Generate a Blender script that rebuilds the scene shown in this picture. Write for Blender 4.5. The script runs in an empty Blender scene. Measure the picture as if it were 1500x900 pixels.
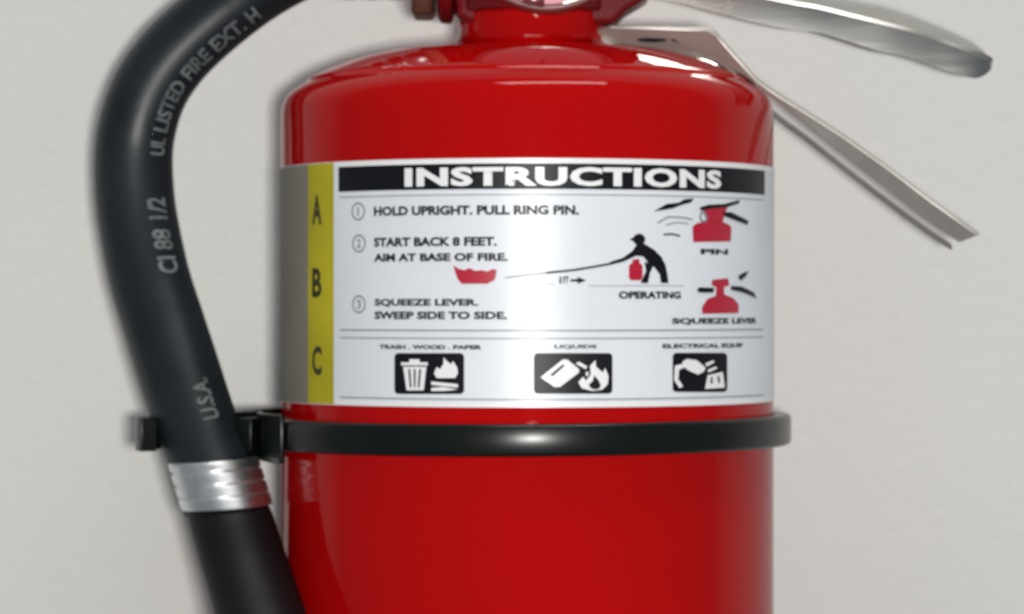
import bpy, bmesh, math, random
from mathutils import Vector, Matrix
random.seed(4)
S = 0.00016            # metres per unit; all shapes below are laid out in units of 0.16 mm
D = 4600.0             # camera distance from the cylinder axis
scene = bpy.context.scene
C = scene.collection

# ------------------------------------------------------------------ camera
cam_d = bpy.data.cameras.new('camera'); cam = bpy.data.objects.new('camera', cam_d); C.objects.link(cam)
cam.location = (0, -D*S, 0); cam.rotation_euler = (math.radians(90), 0, 0)
cam_d.sensor_width = 36; cam_d.lens = 36*D/1500.0
cam_d.clip_start = 0.01; cam_d.clip_end = 50
cam_d.dof.use_dof = True; cam_d.dof.focus_distance = 0.52; cam_d.dof.aperture_fstop = 50
scene.camera = cam
# ------------------------------------------------------------------ world and lamps
w = bpy.data.worlds.new('World'); scene.world = w; w.use_nodes = True
bg = w.node_tree.nodes['Background']; bg.inputs[0].default_value = (0.80, 0.90, 1.0, 1); bg.inputs[1].default_value = 0.215

def area(name, loc, target, sx, sy, power, col):
    l = bpy.data.lights.new(name, 'AREA'); l.shape = 'RECTANGLE'; l.size = sx; l.size_y = sy; l.energy = power; l.color = col
    o = bpy.data.objects.new(name, l); C.objects.link(o); o.location = loc
    o.rotation_euler = (Vector(target)-Vector(loc)).to_track_quat('-Z', 'Y').to_euler()
    return o
area('flash_lamp', (0.030, -0.76, -0.012), (0, 0, 0), 0.040, 0.03, 4.35, (1.0, 0.985, 0.945))
area('ceiling_panel', (0.22, -0.5, 1.6), (0.05, 0, 0), 1.0, 0.30, 11.5, (1.0, 0.98, 0.95))
scene.view_settings.view_transform = 'Standard'; scene.view_settings.look = 'None'
scene.view_settings.exposure = 0.0; scene.view_settings.gamma = 1.0
scene.cycles.use_denoising = True; scene.cycles.max_bounces = 8

# ------------------------------------------------------------------ materials
def mat(name, col, rough=0.5, metal=0.0, coat=0.0, coat_r=0.05, noise=0.0, nscale=30.0, bump=0.0, bscale=400.0, col2=None, spec=0.5, streak=None, rvar=0.0, coat_ior=1.5):
    m = bpy.data.materials.new(name); m.use_nodes = True
    nt = m.node_tree; b = nt.nodes['Principled BSDF']
    b.inputs['Roughness'].default_value = rough; b.inputs['Metallic'].default_value = metal
    b.inputs['Coat Weight'].default_value = coat; b.inputs['Coat Roughness'].default_value = coat_r
    b.inputs['Coat IOR'].default_value = coat_ior
    b.inputs['Specular IOR Level'].default_value = spec
    tc = nt.nodes.new('ShaderNodeTexCoord'); src = tc.outputs['Object']
    if streak:
        mp = nt.nodes.new('ShaderNodeMapping'); mp.inputs['Scale'].default_value = streak
        nt.links.new(src, mp.inputs['Vector']); src = mp.outputs['Vector']
    c = (*col, 1)
    if noise > 0:
        n = nt.nodes.new('ShaderNodeTexNoise'); n.inputs['Scale'].default_value = nscale; n.inputs['Detail'].default_value = 5
        nt.links.new(src, n.inputs['Vector'])
        r = nt.nodes.new('ShaderNodeValToRGB'); r.color_ramp.elements[0].position = 0.3; r.color_ramp.elements[1].position = 0.7
        c2 = col2 if col2 else tuple(v*(1-noise) for v in col)
        r.color_ramp.elements[0].color = (*c2, 1); r.color_ramp.elements[1].color = c
        nt.links.new(n.outputs['Fac'], r.inputs['Fac']); nt.links.new(r.outputs['Color'], b.inputs['Base Color'])
        if rvar:
            mr = nt.nodes.new('ShaderNodeMapRange'); mr.inputs['To Min'].default_value = rough-rvar; mr.inputs['To Max'].default_value = rough+rvar
            nt.links.new(n.outputs['Fac'], mr.inputs['Value']); nt.links.new(mr.outputs['Result'], b.inputs['Roughness'])
    else:
        b.inputs['Base Color'].default_value = c
    if bump > 0:
        n2 = nt.nodes.new('ShaderNodeTexNoise'); n2.inputs['Scale'].default_value = bscale; n2.inputs['Detail'].default_value = 3
        nt.links.new(src, n2.inputs['Vector'])
        bp = nt.nodes.new('ShaderNodeBump'); bp.inputs['Strength'].default_value = bump; bp.inputs['Distance'].default_value = 0.0004
        nt.links.new(n2.outputs['Fac'], bp.inputs['Height']); nt.links.new(bp.outputs['Normal'], b.inputs['Normal'])
        if coat: nt.links.new(bp.outputs['Normal'], b.inputs['Coat Normal'])
    return m
M = dict(
    wall=mat('painted wall', (0.67, 0.658, 0.62), 0.75, noise=0.08, nscale=8, bump=0.8, bscale=240, col2=(0.635, 0.635, 0.625), spec=0.25),
    red=mat('red enamel', (0.405, 0.0014, 0.0014), 0.5, coat=0.72, coat_r=0.05, coat_ior=1.36, spec=0.0, noise=0.10, nscale=22, bump=0.05, bscale=230, rvar=0.06),
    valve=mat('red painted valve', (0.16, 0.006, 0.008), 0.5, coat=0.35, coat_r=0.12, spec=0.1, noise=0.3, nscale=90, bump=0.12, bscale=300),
    label=mat('silver white label film', (0.70, 0.725, 0.77), 0.36, noise=0.05, nscale=40, bump=0.02, bscale=200, spec=0.45),
    panel=mat('grey label side', (0.235, 0.215, 0.17), 0.5, noise=0.12, nscale=60, spec=0.2),
    olive=mat('dark olive print', (0.035, 0.035, 0.012), 0.5, spec=0.2),
    white=mat('white print', (0.78, 0.78, 0.78), 0.35, spec=0.6),
    black=mat('black print', (0.006, 0.006, 0.009), 0.4, spec=0.2),
    grey=mat('grey print', (0.16, 0.17, 0.19), 0.4),
    redp=mat('red print', (0.42, 0.008, 0.03), 0.35),
    yellow=mat('yellow print', (0.50, 0.43, 0.016), 0.45, spec=0.15, noise=0.25, nscale=60),
    rubber=mat('black rubber', (0.011, 0.017, 0.022), 0.42, noise=0.4, nscale=50, bump=0.10, bscale=350, spec=0.36, rvar=0.08),
    hoseprint=mat('pale hose print', (0.17, 0.20, 0.205), 0.6, noise=0.6, nscale=260),
    plastic=mat('black plastic', (0.004, 0.006, 0.005), 0.27, noise=0.2, nscale=50, bump=0.03, bscale=160, spec=0.32),
    horn=mat('black moulded plastic', (0.005, 0.005, 0.006), 0.5, spec=0.25, noise=0.3, nscale=40, bump=0.06),
    steel=mat('stamped steel', (0.54, 0.525, 0.49), 0.27, metal=1, noise=0.16, nscale=75, bump=0.07, bscale=180, streak=(0.3, 1, 3), rvar=0.06),
    dull=mat('dull steel', (0.56, 0.53, 0.49), 0.42, metal=0.6, noise=0.25, nscale=70, bump=0.08, bscale=200, rvar=0.08),
    shade=mat('shaded steel', (0.10, 0.09, 0.08), 0.5, metal=0.5, noise=0.25, nscale=70, bump=0.08),  # steel darkened in its colour to stand for shade on the rear rail
    crimp=mat('crimped aluminium', (0.84, 0.85, 0.86), 0.36, metal=1, noise=0.25, nscale=160, bump=0.10, bscale=300, rvar=0.07),
    brass=mat('aged fitting', (0.23, 0.15, 0.10), 0.35, metal=0.8, noise=0.4, nscale=120, bump=0.1),
    face=mat('gauge face', (0.62, 0.24, 0.27), 0.4, coat=1.0, coat_r=0.04),
)

# ------------------------------------------------------------------ helpers
CX, R = 22.0, 360.0      # cylinder axis x and radius
ROOT = Vector((CX, 0, -760))
def build(name, bm, m, parent=None, smooth=True, label=None, bevel=0.0, auto=None):
    org = ROOT if parent is not None else Vector((0, 0, 0))
    bmesh.ops.recalc_face_normals(bm, faces=bm.faces)
    for v in bm.verts: v.co = (v.co-org)*S
    me = bpy.data.meshes.new(name); bm.to_mesh(me); bm.free()
    o = bpy.data.objects.new(name, me); C.objects.link(o)
    me.materials.append(m)
    if smooth:
        me.polygons.foreach_set('use_smooth', [True]*len(me.polygons))
        if auto is not None: me.set_sharp_from_angle(angle=math.radians(auto))
    if bevel:
        b = o.modifiers.new('bevel', 'BEVEL'); b.width = bevel*S; b.segments = 3; b.limit_method = 'ANGLE'; b.angle_limit = math.radians(40)
    if parent is not None: o.parent = parent
    if label: o['label'] = label
    return o
def P(px, py, y=0.0):
    """point at depth y that lies where the photograph shows (px, py)"""
    k = (D+y)/D
    return Vector(((px-750)*k, y, (450-py)*k))
def lathe(bm, prof, seg=128, ax=None, closed_ends=True):
    ax = ax or Vector((CX, 0, 0)); rings = []
    for r, z in prof:
        rings.append([bm.verts.new((ax.x+r*math.sin(2*math.pi*i/seg), ax.y-r*math.cos(2*math.pi*i/seg), z)) for i in range(seg)])
    for a, b in zip(rings, rings[1:]):
        for i in range(seg): bm.faces.new((a[i], a[(i+1) % seg], b[(i+1) % seg], b[i]))
    if closed_ends: bm.faces.new(rings[0]); bm.faces.new(rings[-1])
def ring_lathe(bm, prof, seg=128, ax=None):      # closed profile
    ax = ax or Vector((CX, 0, 0)); rings = []
    for r, z in prof:
        rings.append([bm.verts.new((ax.x+r*math.sin(2*math.pi*i/seg), ax.y-r*math.cos(2*math.pi*i/seg), z)) for i in range(seg)])
    n = len(rings)
    for q in range(n):
        a, b = rings[q], rings[(q+1) % n]
        for i in range(seg): bm.faces.new((a[i], a[(i+1) % seg], b[(i+1) % seg], b[i]))
def catmull(pts, n):
    out = []
    P_ = [pts[0]*2-pts[1]]+pts+[pts[-1]*2-pts[-2]]
    for i in range(1, len(P_)-2):
        p0, p1, p2, p3 = P_[i-1:i+3]
        for k in range(n):
            t = k/n
            out.append(0.5*((2*p1)+(p2-p0)*t+(2*p0-5*p1+4*p2-p3)*t*t+(3*p1-p0-3*p2+p3)*t**3))
    out.append(pts[-1].copy()); return out
def sweep(bm, pts, rad, seg=40, caps=True):
    rings = []
    for i, p in enumerate(pts):
        t = (pts[min(i+1, len(pts)-1)]-pts[max(i-1, 0)]).normalized()
        side = t.cross(Vector((0, -1, 0))).normalized(); b = side.cross(t).normalized()
        r = rad[i] if isinstance(rad, (list, tuple)) else rad
        rings.append([bm.verts.new(p+r*(math.cos(2*math.pi*k/seg)*side+math.sin(2*math.pi*k/seg)*b)) for k in range(seg)])
    for a, b in zip(rings, rings[1:]):
        for k in range(seg): bm.faces.new((a[k], a[(k+1) % seg], b[(k+1) % seg], b[k]))
    if caps: bm.faces.new(rings[0]); bm.faces.new(rings[-1])
def prism_xz(bm, pts, y0, y1):
    a = [bm.verts.new((p[0], y0, p[1])) for p in pts]; b = [bm.verts.new((p[0], y1, p[1])) for p in pts]
    bm.faces.new(a); bm.faces.new(b[::-1]); n = len(pts)
    for i in range(n): bm.faces.new((a[i], b[i], b[(i+1) % n], a[(i+1) % n]))
def prism_xy(bm, pts, z0, z1):
    a = [bm.verts.new((p[0], p[1], z0)) for p in pts]; b = [bm.verts.new((p[0], p[1], z1)) for p in pts]
    bm.faces.new(a[::-1]); bm.faces.new(b); n = len(pts)
    for i in range(n): bm.faces.new((a[i], a[(i+1) % n], b[(i+1) % n], b[i]))
def new(): return bmesh.new()

# label coordinates: s = arc length from the camera-facing line, z = height
def cyl(px, py, h=1.0):
    th = 0.0; X = px-750
    for _ in range(60):
        y = -(R+h)*math.cos(th); k = (D+y)/D
        th = math.asin(max(-1, min(1, (X*k-CX)/(R+h))))
    y = -(R+h)*math.cos(th)
    return th*R, (450-py)*(D+y)/D
def wrap(s, z, h):
    th = s/R
    return Vector((CX+(R+h)*math.sin(th), -(R+h)*math.cos(th), z))
def flush(dst, src, h, step=8.0):
    """cut flat artwork into narrow strips, roll it round the cylinder and add it to dst"""
    xs = [v.co.x for v in src.verts]
    k = math.floor(min(xs)/step)+1
    while k*step < max(xs):
        bmesh.ops.bisect_plane(src, geom=src.verts[:]+src.edges[:]+src.faces[:], plane_co=(k*step, 0, 0), plane_no=(1, 0, 0)); k += 1
    mp = {v: dst.verts.new(wrap(v.co.x, v.co.y, h)) for v in src.verts}
    for f in src.faces:
        try: dst.faces.new([mp[v] for v in f.verts])
        except ValueError: pass
    src.free()
def text_bm(s, bold=0.0, sp=1.0):
    cu = bpy.data.curves.new('t', 'FONT'); cu.body = s; cu.size = 1; cu.offset = bold; cu.resolution_u = 3; cu.space_character = sp
    o = bpy.data.objects.new('t', cu); C.objects.link(o)
    dg = bpy.context.evaluated_depsgraph_get(); me = bpy.data.meshes.new_from_object(o.evaluated_get(dg))
    bm = new(); bm.from_mesh(me); bpy.data.meshes.remove(me); bpy.data.objects.remove(o); bpy.data.curves.remove(cu)
    return bm
def fit(bm, s0, s1, z0, z1):
    xs = [v.co.x for v in bm.verts]; ys = [v.co.y for v in bm.verts]
    a, b, c, d = min(xs), max(xs), min(ys), max(ys)
    for v in bm.verts:
        v.co.x = s0+(v.co.x-a)/(b-a)*(s1-s0); v.co.y = z0+(v.co.y-c)/(d-c)*(z1-z0); v.co.z = 0
def put_text(dst, s, x0, y0, x1, y1, bold=0.02, h=1.6):
    b = text_bm(s, bold); xm = (x0+x1)/2
    fit(b, cyl(x0, y0)[0], cyl(x1, y0)[0], cyl(xm, y1)[1], cyl(xm, y0)[1]); flush(dst, b, h)
def put_poly(dst, pts, h=1.6, raw=False):
    b = new(); vs = [b.verts.new((*(p if raw else cyl(*p)), 0)) for p in pts]
    b.faces.new(vs); bmesh.ops.triangulate(b, faces=b.faces[:]); flush(dst, b, h)
def put_line(dst, pts, w, h=1.6):
    q = [Vector(cyl(*p)) for p in pts]
    for a, b in zip(q, q[1:]):
        n = (b-a).orthogonal().normalized()*w/2
        put_poly(dst, [a+n, b+n, b-n, a-n], h, True)
def put_ring(dst, px, py, r, w, h=1.6):
    c = Vector(cyl(px, py)); n = 28
    for i in range(n):
        a, b = 2*math.pi*i/n, 2*math.pi*(i+1)/n
        u, v = Vector((math.cos(a), math.sin(a))), Vector((math.cos(b), math.sin(b)))
        put_poly(dst, [c+u*r, c+v*r, c+v*(r-w), c+u*(r-w)], h, True)
def rrect(x0, y0, x1, y1, r):
    pts = []
    for cx, cy, a0 in ((x1-r, y1-r, 0), (x0+r, y1-r, 90), (x0+r, y0+r, 180), (x1-r, y0+r, 270)):
        for k in range(5):
            a = math.radians(a0+k*22.5); pts.append((cx+r*math.cos(a), cy+r*math.sin(a)))
    return pts

# ------------------------------------------------------------------ the wall
bm = new()
WY = R+19
g = 24
vs = [[bm.verts.new((-9000+18000*i/g, WY, -7000+16000*j/g)) for i in range(g+1)] for j in range(g+1)]
for j in range(g):
    for i in range(g): bm.faces.new((vs[j][i], vs[j][i+1], vs[j+1][i+1], vs[j+1][i]))
wl = build('wall', bm, M['wall'], smooth=False); wl['kind'] = 'structure'

# ------------------------------------------------------------------ the extinguisher
ext = bpy.data.objects.new('fire_extinguisher', None); C.objects.link(ext); ext.location = ROOT*S
ext['label'] = 'red fire extinguisher with silver instruction label and black side hose hanging against a pale wall'
ext['category'] = 'fire extinguisher'

# cylinder shell
prof = [(0.5, -735), (200, -740), (300, -748), (334, -760), (347, -757), (356, -745), (360, -725), (360, 272)]
for r, z in ((359.8, 282), (358.5, 291), (355.5, 300), (350, 307.5), (343, 314), (333, 321), (326.4, 324.2), (325.0, 325.4), (323.6, 327.4), (321.8, 330.4), (320.2, 331.6), (312, 335.4), (299, 341.6), (284, 348.0), (265, 355.4),
             (245, 361.5), (222, 367.4), (200, 371), (184, 372), (178, 372.6), (168, 374), (158, 375.5), (145, 377), (130, 379), (120, 381), (114, 385), (110.5, 392), (109, 401), (108.5, 420), (108.5, 444)):
    prof.append((r, z))
bm = new(); lathe(bm, prof, 256)
for v in bm.verts:
    rr = math.hypot(v.co.x-CX, v.co.y)
    if v.co.z > 300: v.co.x += 9*max(0, min(1, (240-rr)/100))
build('cylinder', bm, M['red'], ext)
# neck collar and valve body
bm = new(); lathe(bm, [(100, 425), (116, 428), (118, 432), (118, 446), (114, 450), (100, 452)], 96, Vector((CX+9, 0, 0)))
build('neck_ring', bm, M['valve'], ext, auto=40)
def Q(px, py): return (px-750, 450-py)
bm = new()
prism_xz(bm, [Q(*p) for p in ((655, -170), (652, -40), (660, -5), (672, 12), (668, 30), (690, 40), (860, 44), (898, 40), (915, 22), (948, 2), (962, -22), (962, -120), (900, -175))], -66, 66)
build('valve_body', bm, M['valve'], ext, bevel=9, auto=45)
# outlet and hose coupling at the left of the valve
def xlathe(bm, prof, zc, yc=0, seg=48, hexa=False):
    rings = []
    n = 6 if hexa else seg
    for x, r in prof:
        rings.append([bm.verts.new((x-750, yc+r*math.cos(2*math.pi*k/n), 450-zc+r*math.sin(2*math.pi*k/n))) for k in range(n)])
    for a, b in zip(rings, rings[1:]):
        for k in range(n): bm.faces.new((a[k], a[(k+1) % n], b[(k+1) % n], b[k]))
    bm.faces.new(rings[0]); bm.faces.new(rings[-1])
HC = -62
bm = new(); xlathe(bm, [(641, 88), (645, 96), (660, 98), (664, 92)], HC); build('outlet', bm, M['valve'], ext, bevel=3, auto=40)
bm = new(); xlathe(bm, [(604, 96), (608, 102), (632, 102), (638, 94)], HC, hexa=True); build('coupling_nut', bm, M['brass'], ext, bevel=3, auto=30)
bm = new(); xlathe(bm, [(500, 58), (505, 62), (520, 62), (524, 58), (534, 58), (538, 62), (552, 62), (556, 58), (566, 58), (570, 62), (600, 62), (608, 56)], HC)
build('hose_collar', bm, M['crimp'], ext)

# gauge, round face towards the viewer
def ylathe(bm, prof, px, py, seg=72):
    rings = []
    for y, r in prof:
        rings.append([bm.verts.new((px+r*math.cos(2*math.pi*k/seg), y, py+r*math.sin(2*math.pi*k/seg))) for k in range(seg)])
    for a, b in zip(rings, rings[1:]):
        for k in range(seg): bm.faces.new((a[k], a[(k+1) % seg], b[(k+1) % seg], b[k]))
    bm.faces.new(rings[0]); bm.faces.new(rings[-1])
gx, gz = 802-750, 450+113
gz *= (D-120)/D; gx *= (D-120)/D
bm = new(); ylathe(bm, [(-60, 70), (-84, 108), (-90, 128), (-118, 132), (-124, 129), (-126, 122), (-120, 118), (-110, 117)], gx, gz)
ga = build('pressure_gauge', bm, M['steel'], ext, auto=50)
bm = new(); ylathe(bm, [(-112, 116), (-117, 116)], gx, gz); f = build('gauge_face', bm, M['face'], ext, smooth=False); f.parent = ga
bm = new(); v = [bm.verts.new((gx+a, -118.2, gz+b)) for a, b in ((-5, -20), (5, -20), (2, 85), (-2, 85))]; bm.faces.new(v)
f = build('gauge_needle', bm, M['black'], ext, smooth=False); f.parent = ga

# ------------------------------------------------------------------ upper lever: a domed pressing with a skirt
st = [  # x, top y, edge y, bottom y, half width
    (700, -150, -128, -90, 52), (800, -118, -98, -62, 54), (880, -84, -66, -28, 55), (946, -60, -42, 0, 56), (994, -46, -28, 10, 57), (1038, -36, -17, 22, 58),
    (1087, -25, -4, 35, 60), (1148, -11, 9, 48, 62), (1192, -5, 17, 53, 64), (1236, 2, 28, 66, 66), (1280, 10, 39, 80, 67), (1324, 21, 50, 89, 66),
    (1368, 37, 64, 104, 62), (1404, 53, 77, 116, 60), (1424, 63, 83, 119, 58), (1438, 76, 88, 113, 55), (1446, 89, 92, 106, 52)]
pts = catmull([Vector((a, b, c)) for a, b, c, d, e in st], 4); pts2 = catmull([Vector((a, d, e)) for a, b, c, d, e in st], 4)
bm = new(); rings = []
for p, q in zip(pts, pts2):
    x = p.x-750; zt, ze, zb, hw = 450-p.y, 450-p.z, 450-q.y, q.z
    h = zt-ze
    sec = [(-hw+12, zb+1), (-hw+7, (zb+ze)/2), (-hw+1, ze-4), (-hw-1, ze-2.5), (-hw-1, ze+2.5), (-hw*0.95, ze+h*0.16), (-hw*0.72, ze+h*0.56), (-hw*0.4, ze+h*0.88), (0, zt),
           (hw*0.4, ze+h*0.92), (hw*0.8, ze+h*0.6), (hw, ze), (hw*0.93, zb+10),
           (hw*0.93-6, zb+10), (hw-7, ze-4), (0, zt-9), (-hw+9, ze-6), (-hw+17, zb+1)]
    rings.append([bm.verts.new((x, a, b)) for a, b in sec])
n = len(rings[0])
for a, b in zip(rings, rings[1:]):
    for k in range(n): bm.faces.new((a[k], a[(k+1) % n], b[(k+1) % n], b[k]))
bm.faces.new(rings[0]); bm.faces.new(rings[-1])
build('squeeze_lever', bm, M['steel'], ext, auto=24)
bm = new(); ylathe(bm, [(-78, 16), (-82, 20), (-70, 20), (70, 20), (82, 20), (78, 16)], 770-750, 450+95); build('lever_pivot', bm, M['dull'], ext, auto=40)

# ------------------------------------------------------------------ lower carrying handle: near and far side plates joined by a web
up = [(893, 41), (960, 41.5), (1036, 43), (1050, 50), (1064, 68), (1082, 88), (1110, 118), (1140, 140), (1180, 165), (1235, 200), (1300, 246), (1370, 299), (1436, 345)]
lo = [(866, 50), (900, 68), (945, 77), (1000, 83), (1034, 85), (1048, 84), (1060, 90), (1085, 108), (1120, 137), (1160, 168), (1200, 200), (1250, 240), (1300, 279), (1350, 319), (1405, 357)]
y0 = -64
bm = new()
outl = [P(*p, y0) for p in up+lo[::-1]]
tl = lambda x: 1-0.85*max(0, min(1, (x-1120)/160))
outl = [P(*p, y0-16*tl(p[0])) for p in up]+[P(*p, y0+14*tl(p[0])) for p in lo[::-1]]
a = [bm.verts.new(p) for p in outl]; b = [bm.verts.new(p+Vector((0, 5, 5))) for p in outl]
bm.faces.new(a); bm.faces.new(b[::-1])
for i in range(len(a)): bm.faces.new((a[i], b[i], b[(i+1) % len(a)], a[(i+1) % len(a)]))
ch = build('carrying_handle', bm, M['dull'], ext, bevel=2.5, auto=40)
# pressed slot in the near plate
bm = new()
for sgn, xc in ((-1, 955), (1, 1005)):
    pp = [P(xc+22*math.cos(t), 59+3.6*math.sin(t), y0-5-1.2-0.8*3.6*math.sin(t)) for t in [2*math.pi*k/20 for k in range(20)]]
    bm.faces.new([bm.verts.new(p) for p in pp])
o = build('handle_slot', bm, M['black'], ext, smooth=False); o.parent = ch
# silver hem that curls under the near plate to the neck
bm = new()
hem = catmull([P(*p, y0+13) for p in ((862, 44), (872, 54), (900, 69), (945, 78.5), (1000, 85), (1032, 88), (1056, 99), (1082, 112))], 6)
sweep(bm, hem, [3.4]*len(hem), 12); o = build('handle_hem', bm, M['steel'], ext); o.parent = ch
# far side plate
far_lo = [(1085, 128), (1144, 178), (1183, 207), (1240, 252), (1302, 300), (1355, 339), (1394, 365)]
bm = new(); outl = []
far = [P(x, y-2, 58) for x, y in far_lo]
farp = catmull(far, 5)
rings = []
for p in farp:
    rings.append([bm.verts.new(p+Vector((0, dy, dz))) for dy, dz in ((-4, -4), (4, -4), (4, 5), (-4, 5))])
for a, b in zip(rings, rings[1:]):
    for k in range(4): bm.faces.new((a[k], a[(k+1) % 4], b[(k+1) % 4], b[k]))
bm.faces.new(rings[0]); bm.faces.new(rings[-1])
o = build('handle_rail', bm, M['shade'], ext, bevel=1.5, auto=40, label='thin rear rail of the carrying handle'); o.parent = ch
# web over the top joining the two plates near the bend and back to the neck
bm = new(); web = [(880, 43), (960, 42.5), (1036, 44), (1050, 51), (1064, 69), (1082, 89), (1110, 119)]
ra = [P(x, y+1, y0+8) for x, y in web]; rings = []
for p in ra: rings.append([bm.verts.new(Vector((p.x, yy, p.z+dz))) for yy, dz in ((y0+9, 0), (62, 0), (62, -7), (y0+9, -7))])
for a, b in zip(rings, rings[1:]):
    for k in range(4): bm.faces.new((a[k], a[(k+1) % 4], b[(k+1) % 4], b[k]))
bm.faces.new(rings[0]); bm.faces.new(rings[-1])
o = build('handle_web', bm, M['dull'], ext, bevel=1.5, auto=40); o.parent = ch

# ------------------------------------------------------------------ hose
hp = [(600, -70, 0, 47), (560, -77, 12, 47), (500, -70, 40, 48), (440, -52, 65, 49), (385, -24, 82, 50), (338, 8, 92, 51), (290, 47, 97, 52), (252, 85, 99, 53), (222, 128, 100, 54), (204, 175, 100, 55), (196, 225, 100, 55.5),
      (198, 290, 92, 56), (206, 345, 80, 56.5), (220, 410, 62, 57), (240, 475, 38, 57.5), (262, 545, 8, 58), (282, 605, -20, 57), (300, 655, -44, 56), (312, 690, -61, 55), (326, 735, -83, 55)]
hc = catmull([P(a, b, c) for a, b, c, d in hp], 8)
hr = [v.x+3 for v in catmull([Vector((d, 0, 0)) for a, b, c, d in hp], 8)]
bm = new(); sweep(bm, hc, hr, 48); hose = build('hose', bm, M['rubber'], ext)
# hose print
L = [0.0]
for a, b in zip(hc, hc[1:]): L.append(L[-1]+(b-a).length)
def at_len(l):
    l = max(0, min(L[-1]-1e-3, l))
    i = max(k for k in range(len(L)-1) if L[k] <= l); t = (l-L[i])/(L[i+1]-L[i])
    i2 = min(i+2, len(hc)-1); i0 = max(i-1, 0)
    ta = (hc[i+1]-hc[i0]).lerp(hc[i2]-hc[i], t).normalized()
    return hc[i].lerp(hc[i+1], t), ta, hr[i]+(hr[i+1]-hr[i])*t
def len_at(px, py):
    return L[min(range(len(hc)), key=lambda i: (hc[i].x*D/(D+hc[i].y)-(px-750))**2+(hc[i].z*D/(D+hc[i].y)-(450-py))**2)]
def hose_text(s, la, lb, h, phi):
    """reads upwards along the hose from arc length la to lb (lb < la)"""
    bm_t = new(); t = text_bm(s, 0.022); fit(t, 0, la-lb, -h/2, h/2)
    st_ = 6.0; k = 1
    while k*st_ < la-lb:
        bmesh.ops.bisect_plane(t, geom=t.verts[:]+t.edges[:]+t.faces[:], plane_co=(k*st_, 0, 0), plane_no=(1, 0, 0)); k += 1
    for yy in (-h/4, 0, h/4):
        bmesh.ops.bisect_plane(t, geom=t.verts[:]+t.edges[:]+t.faces[:], plane_co=(0, yy, 0), plane_no=(0, 1, 0))
    mp = {}
    for v in t.verts:
        c, ta, r = at_len(la-v.co.x)
        side = ta.cross(Vector((0, -1, 0))).normalized(); b = side.cross(ta).normalized()
        if b.y > 0: b = -b
        if side.x < 0: side = -side
        a = phi-v.co.y/r
        mp[v] = bm_t.verts.new(c+(r+0.5)*(math.sin(a)*side+math.cos(a)*b))
    for f_ in t.faces:
        try: bm_t.faces.new([mp[v] for v in f_.verts])
        except ValueError: pass
    t.free(); o = build('hose_lettering', bm_t, M['hoseprint'], ext); o.parent = hose
hose_text('UL LISTED FIRE EXT. H', len_at(197, 232), len_at(365, -10), 27, math.radians(44))
hose_text('CI 88 1/2', len_at(226, 428), len_at(202, 305), 32, math.radians(38))
hose_text('U.S.A.', len_at(292, 646), len_at(272, 586), 26, math.radians(30))
# crimped ferrule
fp = [P(312, 674, -53), P(333, 743, -86)]
bm = new(); rings = []
for k in range(61):
    t = k/60; c_ = fp[0].lerp(fp[1], t)
    rr = 65.6-(2.6 if min(abs(t-g_) for g_ in (0.22, 0.48, 0.74)) < 0.022 else 0)-(1.5 if t < 0.02 or t > 0.98 else 0)
    rings.append([bm.verts.new((c_.x+rr*math.cos(2*math.pi*i/64), c_.y+1.07*rr*math.sin(2*math.pi*i/64), c_.z-4.5*math.cos(2*math.pi*i/64)*-1)) for i in range(64)])
for a, b in zip(rings, rings[1:]):
    for i in range(64): bm.faces.new((a[i], a[(i+1) % 64], b[(i+1) % 64], b[i]))
bm.faces.new(rings[0]); bm.faces.new(rings[-1])
build('hose_ferrule', bm, M['crimp'], ext, auto=60)
# nozzle below the ferrule
nz = [(332, 741, -86, 57), (339.5, 764, -99, 59), (354, 812, -124, 60), (369, 858, -156, 61), (382, 904, -190, 62), (390, 960, -214, 64), (393, 1040, -218, 64), (393, 1120, -218, 63), (393, 1200, -218, 60), (393, 1250, -218, 52)]
nc = catmull([P(a, b, c) for a, b, c, d in nz], 6); nr = [v.x for v in catmull([Vector((d, 0, 0)) for a, b, c, d in nz], 6)]
bm = new(); rings = [[bm.verts.new((c_.x+1.03*q_*math.cos(2*math.pi*i/48), c_.y+1.07*q_*math.sin(2*math.pi*i/48), c_.z+4*math.cos(2*math.pi*i/48))) for i in range(48)] for c_, q_ in zip(nc, nr)]
for a, b in zip(rings, rings[1:]):
    for i in range(48): bm.faces.new((a[i], a[(i+1) % 48], b[(i+1) % 48], b[i]))
bm.faces.new(rings[0]); bm.faces.new(rings[-1])
build('nozzle', bm, M['horn'], ext)

# ------------------------------------------------------------------ retaining band with its hose clip
zt, zb = -156.5, -200.5
bm = new(); ring_lathe(bm, [(R+0.6, zb+1), (R+0.6, zt-1), (R+5, zt), (R+20, zt), (R+24, zt-2), (R+25.5, zt-6), (R+25.5, zb+6), (R+24, zb+2), (R+20, zb), (R+5, zb)], 200)
for v in bm.verts: v.co.z += 2.2*(v.co.x-CX)/R-1.0
band = build('retaining_band', bm, M['plastic'], ext, auto=50)
bm = new()
hx, hy = 294-750, -37
ri, ro = 66, 91
outl = []
A0, A1 = math.radians(-90+62), math.radians(-90-58+360)
n = 44
for k in range(n+1):
    a = A0+(A1-A0)*k/n; outl.append((hx+ro*math.cos(a), hy+ro*math.sin(a)))
for k in range(n, -1, -1):
    a = A0+(A1-A0)*k/n; outl.append((hx+ri*math.cos(a), hy+ri*math.sin(a)))
prism_xy(bm, outl, -208, -160)
o = build('hose_clip', bm, M['plastic'], ext, bevel=2, auto=40); o.parent = band
bm = new()
pa = [math.radians(-62-k*3) for k in range(10)]
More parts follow.
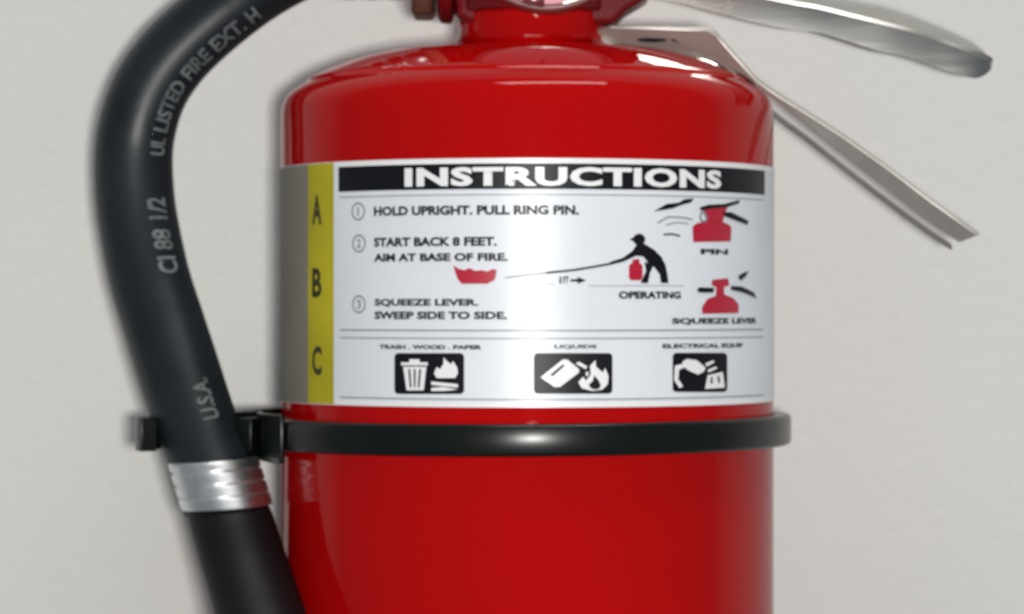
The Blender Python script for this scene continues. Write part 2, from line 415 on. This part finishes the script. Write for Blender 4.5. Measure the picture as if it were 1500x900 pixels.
prism_xy(bm, [(-404, -48), (-374, -60)][:1]+[(CX+(R+34)*math.sin(t), -(R+34)*math.cos(t)) for t in pa[::-1]]+[(CX+(R+26.5)*math.sin(t), -(R+26.5)*math.cos(t)) for t in pa]+[(-364, 0), (-398, 10)], -221, -152)
o = build('clip_arm', bm, M['plastic'], ext, bevel=3, auto=40, label='front arm between hose clip and band'); o.parent = band
bm = new()
prism_xy(bm, [(-400, 40), (-345, 180), (-300, 226), (-292, 217), (-337, 170), (-388, 34)], -200, -152)
o = build('clip_arm', bm, M['plastic'], ext, bevel=2, auto=40, label='rear arm between hose clip and band'); o.parent = band

# ------------------------------------------------------------------ label
ZT, ZB = cyl(772, 231.5)[1], cyl(772, 597.5)[1]
def sheet(s0, s1, z0, z1, h, h0):
    bm = new(); n = max(2, int(abs(s1-s0)/7)); cols = []
    for i in range(n+1):
        s = s0+(s1-s0)*i/n
        cols.append([bm.verts.new(wrap(s, z, hh)) for z, hh in ((z0, h0), (z0, h), (z1, h), (z1, h0))])
    for a, b in zip(cols, cols[1:]):
        for k in range(3): bm.faces.new((a[k], b[k], b[k+1], a[k+1]))
    bm.faces.new(cols[0]); bm.faces.new(cols[-1]); return bm
s_l = math.radians(-176)*R; s_r = math.radians(92)*R
bm = sheet(s_l, s_r, ZB, ZT, 1.0, 0.1); lab = build('instruction_label', bm, M['label'], ext, auto=30)
def sub(name, bm, m, **k):
    o = build(name, bm, m, ext, **k); o.parent = lab; return o
# white margin strips, header band, yellow class strip
sY0, sY1 = cyl(451.5, 400)[0], cyl(489, 400)[0]
for za, zb_ in ((ZT-7.5, ZT-0.5), (ZB+0.5, ZB+7.0)):
    bm = new(); put_poly(bm, [(sY1+3, za), (s_r-4, za), (s_r-4, zb_), (sY1+3, zb_)], 1.3, True); sub('label_margin', bm, M['white'])
bm = new(); put_poly(bm, [(s_l+6, ZB+1), (sY0, ZB+1), (sY0, ZT-1), (s_l+6, ZT-1)], 1.2, True); sub('label_side', bm, M['panel'])  # darker grey-tan tone on the label left of the class strip
bm = new(); put_poly(bm, [(sY0, ZB+1), (sY1, ZB+1), (sY1, ZT-1), (sY0, ZT-1)], 1.3, True); sub('class_strip', bm, M['yellow'])
bm = new(); sH = cyl(496, 260)[0]; sH2 = cyl(1120, 260)[0]
put_poly(bm, [(sH, cyl(772, 277)[1]), (sH2, cyl(772, 277)[1]), (sH2, cyl(772, 239.5)[1]), (sH, cyl(772, 239.5)[1])], 1.35, True); sub('header_band', bm, M['black'])
bm = new()
b = text_bm('INSTRUCTIONS', 0.045, 1.08); fit(b, cyl(593, 260)[0], cyl(1056, 260)[0], cyl(772, 272.5)[1], cyl(772, 244.5)[1]); flush(bm, b, 1.8)
sub('header_lettering', bm, M['white'])
# body text
def line(*a):
    bm = new(); put_text(bm, *a); sub('lettering', bm, M['black'])
line('HOLD UPRIGHT. PULL RING PIN.', 548, 301, 848, 315, 0.045)
line('START BACK 8 FEET.', 548, 347.5, 728, 361, 0.045)
line('AIM AT BASE OF FIRE.', 548, 371, 744, 383, 0.045)
line('SQUEEZE LEVER.', 549, 438, 701, 450, 0.045)
line('SWEEP SIDE TO SIDE.', 549, 456.5, 743, 468, 0.045)
line('OPERATING', 906, 427, 997, 438, 0.05)
line('SQUEEZE LEVER', 984, 466, 1108, 476, 0.05)
line('PIN', 1026, 365, 1066, 373, 0.05)
line('TRASH . WOOD . PAPER', 556, 505.5, 706, 512, 0.05)
line('LIQUIDS', 812, 505, 874, 511.5, 0.04)
line('ELECTRICAL EQUIP', 970, 503.5, 1088, 511, 0.05)
line('8 FT', 819, 405, 833, 416, 0.04)
for c_, yy in (('A', 286), ('B', 393), ('C', 507)):
    bm = new(); b = text_bm(c_, 0.035); sm = cyl(464.5, 400)[0]
    zt_ = cyl(464.5, yy)[1]; zb2 = cyl(464.5, yy+43)[1]
    fit(b, sm-12.5, sm+12.5, zb2, zt_); flush(bm, b, 1.6); sub('class_letter', bm, M['olive'])
for c_, x, y in (('1', 525, 310), ('2', 526, 357), ('3', 526, 446)):
    bm = new(); put_ring(bm, x, y, 12.5, 2.2)
    b = text_bm(c_, 0.01); s_, z_ = cyl(x, y); hw_ = 1.3 if c_ == '1' else 4; fit(b, s_-hw_, s_+hw_, z_-6, z_+6); flush(bm, b, 1.6); sub('step_number', bm, M['grey'])
for yy, ww in ((485.5, 1.8), (497, 1.5), (586.5, 1.6), (286, 1.3)):
    zz = cyl(772, yy)[1]; b0, b1 = cyl(498, 400)[0], cyl(1118, 400)[0]
    bm = new(); put_poly(bm, [(b0, zz), (b1, zz), (b1, zz+ww), (b0, zz+ww)], 1.5, True); sub('ruled_line', bm, M['grey'])

# figure aiming at a fire
bm = new()
c0, z0_ = 936, 351
put_poly(bm, [(c0+9*math.cos(t), z0_+8.5*math.sin(t)) for t in [2*math.pi*k/16 for k in range(16)]])
put_poly(bm, [(923, 350), (930, 347), (930, 353), (924, 353)])
put_poly(bm, [(932, 359), (943, 357), (958, 366), (969, 377), (974, 388), (957, 391), (950, 386), (942, 376), (932, 375), (912, 384), (895, 388), (893, 384), (912, 378), (926, 368)])
put_poly(bm, [(955, 388), (974, 386), (977, 400), (979, 415), (968, 415), (966, 402)])
put_poly(bm, [(944, 384), (958, 387), (952, 400), (949, 415), (938, 415), (941, 408), (946, 398)])
put_line(bm, [(897, 386), (870, 391), (840, 396), (800, 400)], 3.0)
put_line(bm, [(800, 400), (740, 407)], 1.2)
sub('figure_print', bm, M['black']); bm = new()
put_poly(bm, [(835, 409.5), (846, 409), (846, 406), (859, 411), (846, 416), (846, 413), (835, 412.5)])
sub('arrow_print', bm, M['black'])
bm = new(); put_line(bm, [(862, 419), (1002, 419)], 0.9); sub('ground_line', bm, M['grey']); bm = new(); put_line(bm, [(762, 416), (812, 417)], 0.8); sub('ground_line', bm, M['grey'])
bm = new()
put_poly(bm, rrect(921, 386, 941, 411, 5)); put_poly(bm, [(926, 381), (936, 379), (937, 387), (926, 387)]); sub('red_picture', bm, M['redp']); bm = new()
put_poly(bm, [(664, 389), (672, 394), (680, 396), (688, 393), (696, 397), (706, 396), (714, 398), (722, 394), (728, 396), (725, 410), (714, 416), (676, 416), (670, 408)]); sub('flame_picture', bm, M['redp']); bm = new()
# two small red extinguisher pictures
put_poly(bm, [(1014, 332), (1021, 327), (1034, 325), (1058, 325), (1067, 329), (1071, 333), (1070, 354), (1015, 355)])
put_poly(bm, [(1029, 308), (1040, 303), (1066, 302), (1063, 310), (1058, 326), (1036, 326)]); sub('red_picture', bm, M['redp']); bm = new()
put_poly(bm, [(1028, 450), (1036, 438), (1050, 433), (1062, 432), (1074, 437), (1082, 447), (1081, 459), (1028, 460)])
put_poly(bm, [(1043, 410), (1066, 408), (1068, 418), (1060, 421), (1061, 433), (1048, 434), (1049, 421), (1042, 418)])
sub('red_picture', bm, M['redp'])
bm = new()
put_poly(bm, [(957, 310), (976, 299), (994, 297), (1003, 292), (1016, 291), (1012, 297), (1000, 300), (984, 306)]); sub('black_picture', bm, M['black']); bm = new()
put_poly(bm, [(1024, 304), (1038, 300), (1060, 299), (1083, 293), (1082, 298), (1064, 304), (1040, 306), (1026, 309)], 1.9); sub('black_picture', bm, M['black']); bm = new()
put_poly(bm, [(1058, 311), (1070, 311), (1096, 324), (1094, 330), (1078, 324), (1062, 318)], 1.9); sub('black_picture', bm, M['black']); bm = new()
put_line(bm, [(996, 346), (984, 343), (972, 344)], 2.5); sub('black_picture', bm, M['black']); bm = new()
put_poly(bm, [(1020, 425), (1024, 421), (1046, 422), (1044, 429), (1024, 429)], 1.9); sub('black_picture', bm, M['black']); bm = new()
put_poly(bm, [(1070, 419), (1086, 420), (1104, 429), (1108, 438), (1098, 433), (1084, 428), (1070, 425)], 1.9); sub('black_picture', bm, M['black']); bm = new()
put_poly(bm, [(1081, 404), (1088, 400), (1096, 397), (1092, 405), (1085, 411), (1082, 410)], 1.9)
sub('black_picture', bm, M['black'])
bm = new(); put_ring(bm, 1030, 318, 8, 3, 2.2); sub('pin_picture', bm, M['grey']); bm = new(); put_line(bm, [(963, 327), (978, 318), (1000, 319), (1014, 322)], 2.0); sub('pin_picture', bm, M['grey']); bm = new(); put_line(bm, [(975, 330), (990, 326), (1008, 328)], 1.5)
sub('pin_picture', bm, M['grey'])

# class pictograms: black rounded tiles with white drawings
def tile(x0, y0, x1, y1, whites, darks):
    bm = new(); put_poly(bm, rrect(x0, y0, x1, y1, 6), 1.5); o = sub('pictogram_tile', bm, M['black'])
    return o
def drawing(polys, m, h, nm):
    bm = new()
    for p in polys: put_poly(bm, p, h)
    return sub(nm, bm, m)
tile(578, 517.5, 680, 577.5, None, None)
drawing([[(588, 531), (627, 531), (627, 535.5), (588, 535.5)], [(600, 526.5), (615, 526.5), (615, 531), (600, 531)], [(591, 537.5), (625, 537.5), (621, 572), (596, 572)]], M['white'], 1.9, 'bin_drawing')
drawing([[(598.5, 541), (601.5, 541), (603.5, 568), (601, 568)], [(606.5, 541), (609.5, 541), (609, 568), (607, 568)], [(614.5, 541), (617.5, 541), (615, 568), (612.5, 568)]], M['black'], 2.2, 'bin_slat')
drawing([[(650, 524), (656, 530), (661, 534), (664, 529), (670, 539), (671, 547), (667, 554), (640, 554), (636, 547), (640, 538), (645, 541), (650, 533)]], M['white'], 1.9, 'flame_drawing')
drawing([[(632, 559), (671, 563), (671, 568), (632, 564)], [(632, 568.5), (650, 567), (671, 571), (650, 573), (632, 573)]], M['white'], 1.9, 'log_drawing')
tile(782, 517.5, 897, 577, None, None)
drawing([[(792, 553), (824, 527), (831, 527), (848, 541), (848, 546), (820, 567), (812, 567)], [(843, 533), (848, 530), (860, 537), (858, 541)],
         [(858, 545), (862, 545), (861, 551), (858, 551)], [(868, 573), (852, 569), (847, 560), (854, 552), (858, 558), (865, 549), (864, 536), (872, 528), (873, 538), (883, 546), (886, 539), (891, 551), (890, 563), (882, 571)]], M['white'], 1.9, 'can_drawing')
drawing([[(806, 549), (824, 534), (827, 536), (809, 552)], [(866, 570), (862, 564), (868, 558), (870, 550), (877, 558), (880, 566), (875, 571)]], M['black'], 2.2, 'can_detail')
tile(985, 517, 1065, 574.5, None, None)
drawing([[(999, 530), (1006, 526), (1020, 528), (1033, 539), (1030, 545), (1022, 549), (1008, 543), (1000, 537)], [(1032, 533), (1044, 528), (1046, 531), (1035, 537)], [(1036, 542), (1048, 537), (1050, 540), (1037, 546)],
         [(988, 536), (1000, 533), (1003, 538), (994, 542), (993, 556), (1000, 566), (995, 569), (987, 557)], [(1036, 550), (1058, 545), (1061, 568), (1032, 570)]], M['white'], 1.9, 'plug_drawing')
drawing([[(1040, 553), (1043, 552.5), (1043, 562), (1040, 562)], [(1050, 551.5), (1053, 551), (1054, 561), (1051, 561)]], M['black'], 2.2, 'socket_slot')
